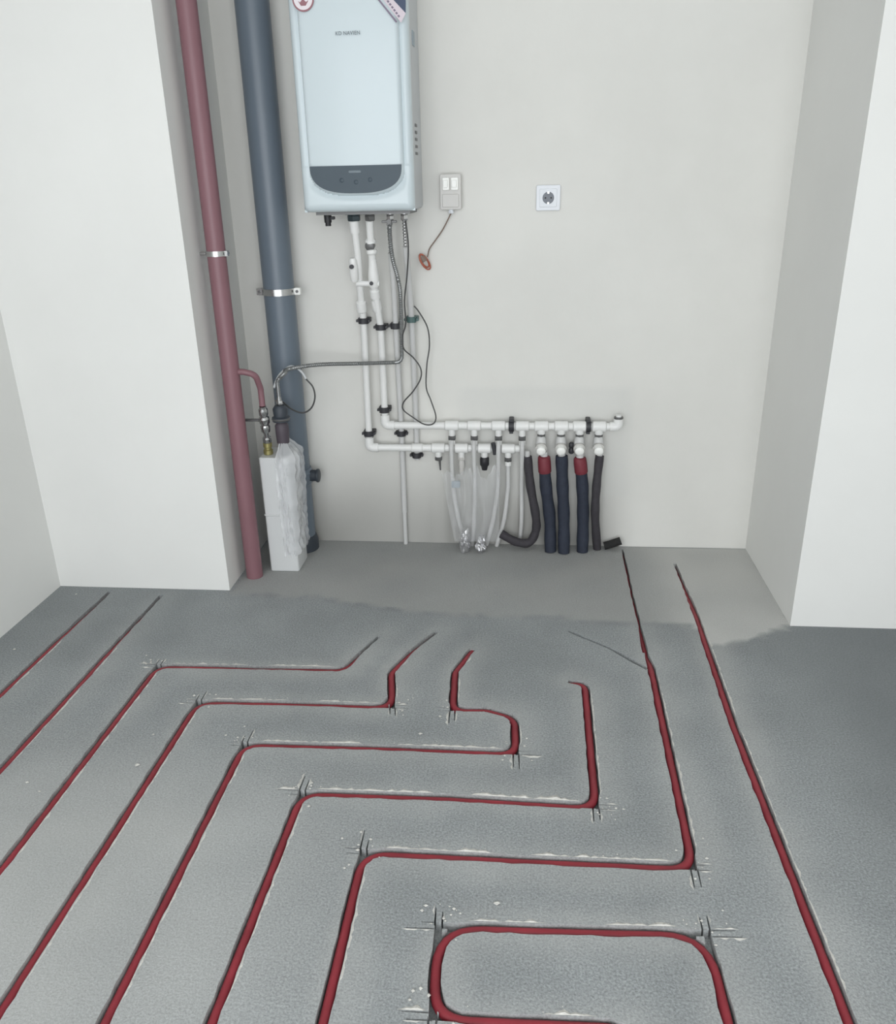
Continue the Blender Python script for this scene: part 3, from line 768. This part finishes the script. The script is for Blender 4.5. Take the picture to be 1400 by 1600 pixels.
b = MB(); b.tube(fillet([B[-1]+Vector((0, 0, .04)), B[-1], B[-1]+Vector((.035, 0, 0))], .02), .0175, 16); b.build('elbow', M['white_plastic'], t)
# cold and hot water pipes
def water(px0, off, pts, name, label, mname):
    q0 = W(px0, 345, off); q0.z = bz-.028
    P = [q0]+col(pts)
    t = thing(name, label, 'pipe', P[-1])
    b = MB(); b.tube(P[1:] if len(P) > 2 else P, .0105, 14); b.build('pipe', M[mname], t)
    bead = MB(); a, e = P[0], P[1]; n = 9
    bead.lathe(a, e, [(k/(n*2), .0085 if k % 2 else .0062) for k in range(n*2+1)], 12); bead.build('flexible_connector', M['chrome'], t)
    return t, P
tw, Pw = water(607, .098, [(611, 395, .085), (615, 440, .065), (618.5, 510, PO), (625, 630, PO-.020), (627.5, 676, .0165), (632, 800, .0165)], 'hot_water_pipe', 'thin pale pipe under the boiler beside the grey steel hose, running down to the floor', 'pale_pipe')
pe = Pw[-1]; b = MB(); b.cyl(pe, Vector((pe.x, pe.y, 0.0)), .0085, .0085, 12); b.build('tail', M['pale_pipe'], tw)
tw, Pw = water(632, BO, [(634, 385, .13), (638, 430, .085), (643, 498, PO), (649, 630, PO-.020), (651.5, 708, .0165), (652, 718, .0165)], 'cold_water_pipe', 'rightmost pale pipe under the boiler ending in a black clip below the lower manifold', 'pale_pipe')
q = below(609, 346); b = MB(); b.rbox((q.x-.025, q.y-.012, q.z-.004), (q.x+.025, q.y-.006, q.z+.004), .003); b.cyl(q+Vector((0, 0, 0)), q+Vector((0, -.02, 0)), .008); o = b.build('tap_handle', M['grey_metal'], None, True, origin=q); tag(o, 'small grey tap handle with white knob under the boiler', 'tap')
# gas hose in corrugated steel
E_ = [below(611, 345)] + col([(609, 362, .15), (613, 402, .14), (621, 432, .12), (626, 465, .09), (628, 545, .085)])
E_[0].z = bz-.03
E2 = col([(628, 566, .085), (560, 568, .10), (495, 570, .15), (450, 577, .20)])
hz = hose_start
P = smooth_path(E_, 5)[:-1] + fillet([E_[-1], E2[0], E2[1]], .035)[1:-1] + smooth_path([E2[1], E2[2], E2[3], Vector((hz.x+.03, hz.y, W(430, 583, .25).z)), Vector((hz.x+.002, hz.y, W(421, 595, .25).z)), hz+Vector((0, 0, .03)), hz], 6)
P2, _ = resample(P, [1]*len(P), .0032)
b = MB(); b.tube(P2, [.0078 if k % 2 else .0062 for k in range(len(P2))], 10); o = b.build('gas_hose', M['steel'], None, True, origin=hz); tag(o, 'grey corrugated steel gas hose bending from the boiler to the dark regulator', 'hose')
# control cable hanging in a loop
cp_ = [(634, 345, .16), (638, 385, .155), (636, 430, .13), (632, 470, .12), (634, 505, .11), (629, 525, .10), (631, 545, .10), (645, 558, .075), (657, 575, .072), (657, 592, .07), (645, 612, .07), (631, 628, .055), (630, 640, .055), (645, 652, .05), (663, 663, .075), (677, 662, .075), (681, 650, .06), (673, 625, .05), (666, 605, .05), (667, 570, .05), (671, 540, .05), (668, 512, .06), (655, 488, .065), (647, 478, .065)]
P = smooth_path(col(cp_), 5); b = MB(); b.tube(P, .0026, 8); o = b.build('control_cable', M['cable_dark'], None, True, origin=lowest(P)); tag(o, 'thin dark cable hanging in a long loop above the white manifold', 'cable')
# gas sensor cables by the meter
P = smooth_path(col([(478, 592, .17), (489, 605, .17), (492, 622, .17), (486, 638, .17), (473, 645, .17), (457, 640, .19), (444, 630, .21), (434, 622, .225)]), 5)
b = MB(); b.tube(P, .0030, 8); o = b.build('sensor_cable', M['cable_dark'], None, True, origin=lowest(P)); tag(o, 'short black cable looping over the blue grey drain pipe', 'cable')
P = smooth_path(col([(428, 606, .235), (433, 592, .215), (440, 582, .19), (452, 573, .17), (462, 574, .17), (472, 582, .17), (478, 592, .17)]), 5)
b = MB(); b.tube(P, .0040, 8); o = b.build('sensor_cable', M['cable_white'], None, True, origin=lowest(P)); tag(o, 'white cable arching over the steel hose beside the dark regulator', 'cable')
P = smooth_path(col([(431, 626, .235), (440, 634, .24), (443, 648, .24), (444, 662, .24)]), 5)
b = MB(); b.tube(P, .0025, 8); o = b.build('sensor_cable', M['cable_brown'], None, True, origin=lowest(P)); tag(o, 'thin pale brown wire curving down the right side of the regulator', 'wire')

# ---- clips on the wall pipes
def clip_proto(mname, label, r=.0125, po=PO):
    t = thing('pipe_clip', label, 'clip', (0, 0, 0), 'pipe clips on the wall')
    t['_o'] = (0, 0, 0)
    b = MB(); b.band((0, 0, -.010), (0, 0, .010), r+.0005, r+.0065, 18); b.build('collar', M[mname], t)
    b = MB(); b.rbox((-.022, .006, -.008), (.022, po-.001, .008), .004, axis='z'); b.build('foot', M[mname], t)
    for s in (-1, 1):
        b = MB(); b.rbox((s*.0215-.0045, -.008, -.0045), (s*.0215+.0045, .008, .0045), .002); b.build('ear', M[mname], t)
    return t
cl = [(568, 501, 'black clip on the leftmost white pipe, the upper of two'), (595, 511, 'black clip on the second white pipe, just under its lower sockets'),
      (618.5, 509, 'black clip on the thin pale pipe behind the steel hose'), (600.5, 640, 'black clip on the second white pipe just above the upper manifold'),
      (576.5, 677, 'black clip on the leftmost white pipe just above its lower elbow'), (627, 677, 'black clip between the upper and the lower manifold'),
      (651, 711, 'black clip at the bottom of the rightmost pale pipe')]
proto = None
for px, py, lab in cl:
    if px in (627, 651):
        q = W(px, py, .0165); pt = clip_proto('clip_black', lab, .0105, .0165); pt.location = q; pt['_o'] = tuple(q); continue
    q = W(px, py, PO)
    if proto is None: proto = clip_proto('clip_black', lab); proto.location = q; proto['_o'] = tuple(q)
    else: dup(proto, q, lab)
pt = clip_proto('clip_teal', 'teal clip on the rightmost pale pipe beside the hanging cable', .0105); q = W(643, 499, PO); pt.location = q; pt['_o'] = tuple(q)

# ================================================================== MANIFOLDS
def X(px, py, off): return W(px, py, off).x
t = thing('upper_manifold', 'upper white plastic heating manifold with eight tees on the wall', 'manifold', (B[-1].x, BACK_Y-PO, upz))
ym = BACK_Y-PO
xe = X(966, 662, PO)
b = MB(); b.cyl((B[-1].x+.03, ym, upz), (xe, ym, upz), .0135); b.build('header', M['white_plastic'], t)
for px in (706, 741, 779, 816):
    x = X(px, 668, PO); b = MB()
    b.lathe((x-.027, ym, upz), (x+.027, ym, upz), [(0, .0135), (.08, .0185), (.92, .0185), (1, .0135)]); b.lathe((x, ym, upz), (x, ym, upz-.040), [(0, .012), (.9, .0125), (1, .011)]); b.build('tee', M['white_plastic'], t)
    b = MB(); b.nut((x, ym, upz-.038), (x, ym, upz-.055), .0155); b.build('threaded_nut', M['grey_metal'], t)
vx = []
for px in (846, 877, 906, 936):
    x = X(px, 668, PO); vx.append(x); b = MB()
    b.lathe((x-.027, ym, upz), (x+.027, ym, upz), [(0, .0135), (.08, .0195), (.92, .0195), (1, .0135)]); b.lathe((x, ym, upz), (x, ym, upz-.030), [(0, .016), (.9, .016), (1, .014)]); b.build('tee', M['white_plastic'], t)
    b = MB(); b.nut((x, ym, upz-.028), (x, ym, upz-.038), .0165); b.build('threaded_nut', M['grey_metal'], t)
b = MB(); b.tube(fillet([(xe-.03, ym, upz), (xe, ym, upz), (xe, ym, upz+.03)], .02), .0175, 16); b.build('elbow', M['white_plastic'], t)
b = MB(); b.cyl((xe, ym, upz+.029), (xe, ym, upz+.037), .0165); b.build('end_cap', M['grey_metal'], t)
b = MB(); b.cyl((xe, ym, upz+.036), (xe, ym, upz+.044), .010); b.build('plug', M['white_plastic'], t)
t = thing('lower_manifold', 'lower white plastic heating manifold with four short tees on the wall', 'manifold', (A[-1].x, BACK_Y-PO, lowz))
xl = X(812, 702, PO)
b = MB(); b.cyl((A[-1].x+.03, ym, lowz), (xl, ym, lowz), .0135); b.build('header', M['white_plastic'], t)
for px in (652,): 
    x = X(px, 700, PO); b = MB(); b.lathe((x-.022, ym, lowz), (x+.022, ym, lowz), [(0, .0135), (.08, .017), (.92, .017), (1, .0135)]); b.build('coupling', M['white_plastic'], t)
lt = []
for px in (685, 721, 757, 794):
    x = X(px, 704, PO); lt.append(x); b = MB()
    b.lathe((x-.027, ym, lowz), (x+.027, ym, lowz), [(0, .0135), (.08, .0185), (.92, .0185), (1, .0135)]); b.lathe((x, ym, lowz), (x, ym, lowz-.036), [(0, .012), (.9, .0125), (1, .011)]); b.build('tee', M['white_plastic'], t)
b = MB(); b.nut((lt[0], ym, lowz-.034), (lt[0], ym, lowz-.048), .015); b.cyl((lt[0]+.004, ym, lowz-.046), (lt[0]+.006, ym, lowz-.088), .005, .003, 10); b.build('drain_tail', M['grey_metal'], t)
b = MB(); b.nut((lt[1], ym, lowz-.034), (lt[1], ym, lowz-.046), .014); b.lathe((lt[1], ym, lowz-.045), (lt[1], ym, lowz-.105), [(0, .010), (.3, .013), (.6, .010), (.8, .012), (1, .008)], 12); b.build('vent_valve', M['box_grey'], t)
b = MB(); b.lathe((lt[2], ym, lowz-.034), (lt[2], ym, lowz-.085), [(0, .014), (.1, .0175), (.6, .0175), (.7, .013), (1, .010)], 14); b.build('black_stopcock', M['black'], t)
b = MB(); b.nut((lt[3], ym, lowz-.034), (lt[3], ym, lowz-.050), .0155); b.build('threaded_nut', M['grey_metal'], t)
b = MB(); q = W(772, 700, PO+.02); b.cyl(q+Vector((-.004, 0, .02)), q+Vector((.004, 0, -.025)), .008); b.build('lever', M['clip_black'], t)
# manifold clips
def clip2(px, lab):
    x = X(px, 666, PO); t = thing('manifold_clip', lab, 'clip', (x, ym, upz), 'manifold clips')
    b = MB(); b.band((x-.010, ym, upz), (x+.010, ym, upz), .0138, .0195, 18); b.build('collar', M['clip_black'], t)
    b = MB(); b.rbox((x-.009, ym+.006, upz-.026), (x+.009, BACK_Y-.001, upz+.026), .004); b.build('foot', M['clip_black'], t)
    for s in (-1, 1):
        b = MB(); b.rbox((x-.007, ym-.010, upz+s*.0225-.0045), (x+.007, ym+.006, upz+s*.0225+.0045), .002); b.build('ear', M['clip_black'], t)
clip2(799, 'left black clip holding the upper white manifold'); clip2(919, 'right black clip holding the upper white manifold')
# valves with white knobs
names = ['first', 'second', 'third', 'fourth']
for i, x in enumerate(vx):
    zv = W((846, 877, 906, 936)[i], 701, PO+.02).z
    t = thing('manifold_valve', 'white knobbed valve above the navy foam sleeves, %s from the left' % names[i], 'valve', (x, ym, zv), 'white knobbed valves')
    b = MB(); b.lathe((x, ym, upz-.036), (x, ym, zv-.022), [(0, .013), (.15, .018), (.5, .021), (.85, .018), (1, .013)], 16); b.build('valve_body', M['pale_pipe'], t)
    a = Vector((x, ym-.004, zv+.004)); e = a+Vector((0, -.042, -.010))
    b = MB(); b.lathe(a, a.lerp(e, .45), [(0, .018), (.3, .0215), (1, .0215)], 20); b.build('collar', M['box_grey'], t)
    b = MB(); b.lathe(a.lerp(e, .42), e, [(0, .014), (.1, .0172), (.8, .0165), (.95, .012), (1, .006)], 20); b.build('knob', M['box_white'], t)
xk = X(893, 695, PO); zk = W(893, 700, PO).z
b = MB(); b.lathe((xk, ym, zk-.022), (xk, ym, zk+.022), [(0, .006), (.1, .010), (.4, .010), (.5, .007), (.6, .010), (.9, .010), (1, .006)], 12); o = b.build('air_vent', M['clip_black'], None, True, origin=(xk, ym, zk)); tag(o, 'small black air vent between the second and third white knobbed valves', 'vent')

# ---- foam sleeved pipes dropping to the floor
def sleeve(pts, r, mname, label, red=None):
    P = smooth_path(pts, 6); t = thing('insulated_pipe', label, 'pipe', lowest(P), 'foam sleeved heating pipes')
    n = len(P); b = MB(); b.tube(P, [r*(1+.05*math.sin(k*1.3)) for k in range(n)], 16); b.build('foam_sleeve', M[mname], t)
    if red:
        b = MB(); b.tube([P[0]+Vector((0, 0, .022)), P[0]+Vector((0, 0, -.010))], r*.62, 14); b.build('pipe_end', M['pale_pipe'], t)
        a = P[1]; b = MB(); b.tube([P[0]+Vector((0, 0, .004)), P[0], P[1], P[2], P[3], P[3].lerp(P[4], .2)], [r*.8, r*1.02, r*1.09, r*1.09, r*1.09, r*1.0], 16); b.build('red_collar', M['foam_red'], t)
    else:
        b = MB(); b.tube([P[0]+Vector((0, 0, .022)), P[0]+Vector((0, 0, -.010))], r*.62, 14); b.build('pipe_end', M['pale_pipe'], t)
    return t
def base(px, py, r): q = F(px, py); q.z = 0.001; return q
sleeve([W(824, 713, .05), W(829, 760, .055), W(837, 805, .06), W(837, 830, .055), W(826, 848, .06), W(805, 846, .06), W(783, 834, .055)], .0165, 'dark_foam', 'slim dark foam sleeved pipe that bends left along the floor', red=None)
sleeve([W(850, 714, .055), W(853, 760, .055), W(859, 810, .05), base(860, 862, .02)], .0225, 'navy_foam', 'navy foam sleeved pipe with red collar, second from the left', red=1)
sleeve([W(877.5, 712, .055), W(879, 760, .06), W(881, 810, .06), base(881, 864, .02)], .0225, 'navy_foam', 'middle navy foam sleeved pipe hanging straight down without a red collar')
sleeve([W(906, 716, .058), W(910, 760, .055), W(911, 810, .05), base(910, 862, .02)], .0225, 'navy_foam', 'navy foam sleeved pipe with red collar, second from the right', red=1)
sleeve([W(937, 712, .055), W(932, 760, .06), W(930, 805, .055), base(933, 858, .02)], .0160, 'dark_foam', 'slim dark foam sleeved pipe at the right end, leaning left')
P = [W(944, 853, .032), W(955, 850, .032), W(970, 845, .030)]
b = MB(); b.tube(smooth_path(P, 5), .0155, 14); o = b.build('foam_offcut', M['black_foam'], None, True, origin=(P[1].x, P[1].y, 0)); tag(o, 'short black foam offcut lying on the screed right of the sleeved pipes', 'foam')

# ---- bare drop pipes under the tees
def drop(pts, r, label, z0, extra=None):
    P = [Vector(p) for p in pts]; P2 = [P[0]]+smooth_path(P[1:], 5) if len(P) > 3 else P
    t = thing('drop_pipe', label, 'pipe', lowest(P), 'bare drop pipes')
    b = MB(); b.tube(P2, r, 12); b.build('pipe', M['pale_pipe'], t)
    b = MB(); b.cyl(P[0], P[0]+Vector((0, 0, -.020)), r*1.45); b.build('ferrule', M['white_plastic'], t)
    return t
def tz(x, z, y=ym): return Vector((x, y, z))
ux = [X(px, 690, PO) for px in (706, 741, 779, 816)]
yb_ = ym-.027
dp = drop([tz(ux[0], upz-.052), Vector((ux[0], yb_+.003, lowz+.016)), Vector((ux[0], yb_, lowz-.01)), W(708, 760, .06), W(716, 810, .055), base(728, 850, 0)], .0085, 'bare pale drop pipe with a blue grey tag, first from the left', 0)
q = W(713, 757, .072); b = MB(); b.rbox((q.x-.018, q.y-.004, q.z-.013), (q.x+.014, q.y+.010, q.z+.013), .003); b.build('tag', M['tag'], dp)
drop([tz(ux[1], upz-.052), Vector((ux[1], yb_+.003, lowz+.016)), Vector((ux[1], yb_, lowz-.01)), W(742, 760, .06), W(741, 810, .055), base(738, 852, 0)], .0085, 'bare pale drop pipe second from the left', 0)
drop([tz(ux[2], upz-.052), Vector((ux[2], yb_+.003, lowz+.016)), Vector((ux[2], yb_, lowz-.01)), W(778, 760, .06), W(771, 810, .05), base(760, 852, 0)], .0085, 'bare pale drop pipe third from the left', 0)
drop([tz(ux[3], upz-.052), Vector((ux[3], yb_+.006, lowz+.016)), Vector((ux[3], yb_+.005, lowz-.01)), W(815, 760, .03), W(815, 810, .03), base(812, 850, 0)], .0085, 'bare pale drop pipe nearest the slim dark foam sleeve', 0)
drop([tz(lt[3], lowz-.046), W(794, 760, .042), W(788, 810, .045), base(776, 853, 0)], .0085, 'bare pale drop pipe under the last tee of the lower manifold', 0)

# ---- plastic film and foil under the manifold
nu, nv = 40, 44; vs_ = []
for j in range(nv+1):
    v = j/nv
    for i in range(nu+1):
        u = i/nu
        pxx = 690+u*90+ (0 if u > .5 else 20*v*(1-u*2)); q = W(pxx, 738+v*108, .094+.006*v+.010*math.sin(u*23+3*nz(u*4, v*3))+.010*nz(u*12, v*5, 2))
        vs_.append((q.x, q.y, max(.004, q.z+(.07*nz(u*6, 3, 1)+.03*nz(u*17, 5, 2))*(1-v)**2)))
fs = [(j*(nu+1)+i, j*(nu+1)+i+1, (j+1)*(nu+1)+i+1, (j+1)*(nu+1)+i) for j in range(nv) for i in range(nu)]
b = MB(); b.add(vs_, fs); q = F(740, 850); o = b.build('plastic_film', M['film'], None, True, origin=(q.x, q.y, 0)); tag(o, 'crumpled clear plastic film hanging over the bare drop pipes to the floor', 'film')
def crumple(px, py, sx_, sz_, mname, label, seed):
    c = F(px, py); b = MB(); n, m_ = 22, 12; vs_ = []
    for j in range(m_+1):
        th = PI*j/m_
        for i in range(n):
            ph = 2*PI*i/n; d = Vector((math.sin(th)*math.cos(ph), math.sin(th)*math.sin(ph), math.cos(th)))
            k = 1+.45*mnoise.noise(d*2.6+Vector((seed, 0, 0)))+.3*mnoise.noise(d*6+Vector((0, seed, 0)))
            vs_.append((c.x+d.x*sx_*k, c.y+d.y*.03*k, max(.0005, sz_*.85+d.z*sz_*k)))
    fs = [(j*n+i, (j+1)*n+i, (j+1)*n+(i+1) % n, j*n+(i+1) % n) for j in range(m_) for i in range(n)]
    b.add(vs_, fs); o = b.build('crumpled_foil', M[mname], None, False, origin=(c.x, c.y, 0)); tag(o, label, 'foil')
crumple(727, 862, .020, .045, 'foil', 'crumpled silver foil on the screed under the leftmost bare drop pipe', 1)
crumple(752, 862, .018, .036, 'foil', 'crumpled silver foil on the screed, the right one of two under the film', 5)

# ================================================================== SOCKETS
q0, q1 = W(688, 272, 0), W(722, 327, 0)
t = thing('junction_box', 'grey white wall box with two bright plugs right of the boiler', 'socket box', ((q0.x+q1.x)/2, BACK_Y, q1.z))
jz0, jz1 = q1.z, q0.z; jx0, jx1 = q0.x, q1.x
b = MB(); b.rbox((jx0, BACK_Y-.030, jz0), (jx1, BACK_Y-.001, jz1), .006); b.build('housing', M['box_grey'], t)
b = MB(); b.rbox((jx0+.008, BACK_Y-.034, jz0+.008), (jx1-.008, BACK_Y-.029, jz0+.050), .004); b.build('lower_cover', M['box_grey'], t)
for a_, e_, hz_ in [(.010, .033, .052), (.039, .063, .052)]:
    b = MB(); b.rbox((jx0+a_, BACK_Y-.040, jz0+.062), (jx0+e_, BACK_Y-.029, jz0+.062+hz_-.012), .004)
    b.rbox((jx0+a_+.003, BACK_Y-.046, jz0+.070), (jx0+e_-.005, BACK_Y-.038, jz0+.094), .003); b.build('plug', M['box_white'], t)
b = MB(); gx = (jx0+jx1)/2; b.cyl((gx, BACK_Y-.018, jz0+.002), (gx, BACK_Y-.018, jz0-.012), .008); b.nut((gx, BACK_Y-.018, jz0-.004), (gx, BACK_Y-.018, jz0-.012), .0095); b.build('cable_gland', M['socket'], t)
P = smooth_path([Vector((gx, BACK_Y-.018, jz0-.010))]+col([(699, 345, .016), (691, 360, .012), (680, 376, .012), (671, 389, .015), (668, 402, .02)]), 5)
b = MB(); b.tube(P, .0022, 8); b.build('cable', M['cable_brown'], t)
# orange coil at the end of the cable
ca, cb = W(656, 396, .022), W(671, 421, .022); cc = (ca+cb)/2; ax = (cb-ca).normalized(); sd = Vector((ax.z, 0, -ax.x)); L = (cb-ca).length/2
P = []
for k in range(4*16+1):
    a = 2*PI*k/16; s = .86+.14*math.sin(k*.21+1)
    P.append(cc+ax*(L*s*math.cos(a))+sd*(.012*s*math.sin(a))+Vector((0, -.008*math.sin(k*.37), 0)))
t = thing('cable_coil', 'small orange coil of cable hanging below the junction box', 'cable coil', cb)
b = MB(); b.tube(P, .0024, 7); b.build('loops', M['orange'], t)
b = MB(); m_ = cc-ax*L*.30; b.cyl(m_-ax*.010, m_+ax*.010, .0115); b.build('binding', M['cable_brown'], t)

q0, q1 = W(838, 290, 0), W(875, 328, 0); c = (q0+q1)/2; hs = .0405
t = thing('wall_socket', 'square white wall socket with round recess right of the junction box', 'socket', (c.x, BACK_Y, c.z-hs))
b = MB(); b.rbox((c.x-hs, BACK_Y-.010, c.z-hs), (c.x+hs, BACK_Y-.0005, c.z+hs), .005); b.build('frame', M['socket'], t)
b = MB(); b.rbox((c.x-.029, BACK_Y-.013, c.z-.029), (c.x+.029, BACK_Y-.009, c.z+.029), .004); b.build('insert', M['socket'], t)
b = MB(); b.band((c.x, BACK_Y-.015, c.z), (c.x, BACK_Y-.009, c.z), .0195, .0225, 28); b.build('rim', M['socket'], t)
b = MB(); b.cyl((c.x, BACK_Y-.012, c.z), (c.x, BACK_Y-.0136, c.z), .0196, seg=28); b.build('recess', M['socket_dark'], t)
for s in (-1, 1):
    b = MB(); b.cyl((c.x+s*.0095, BACK_Y-.0130, c.z), (c.x+s*.0095, BACK_Y-.0142, c.z), .0030, seg=12); b.build('pin_hole', M['black'], t)
    b = MB(); b.box((c.x-.003, BACK_Y-.0155, c.z+s*.0165-.003), (c.x+.003, BACK_Y-.012, c.z+s*.0165+.003)); b.build('earth_clip', M['chrome'], t, False)

for o in bpy.data.objects:
    if '_o' in o: del o['_o']
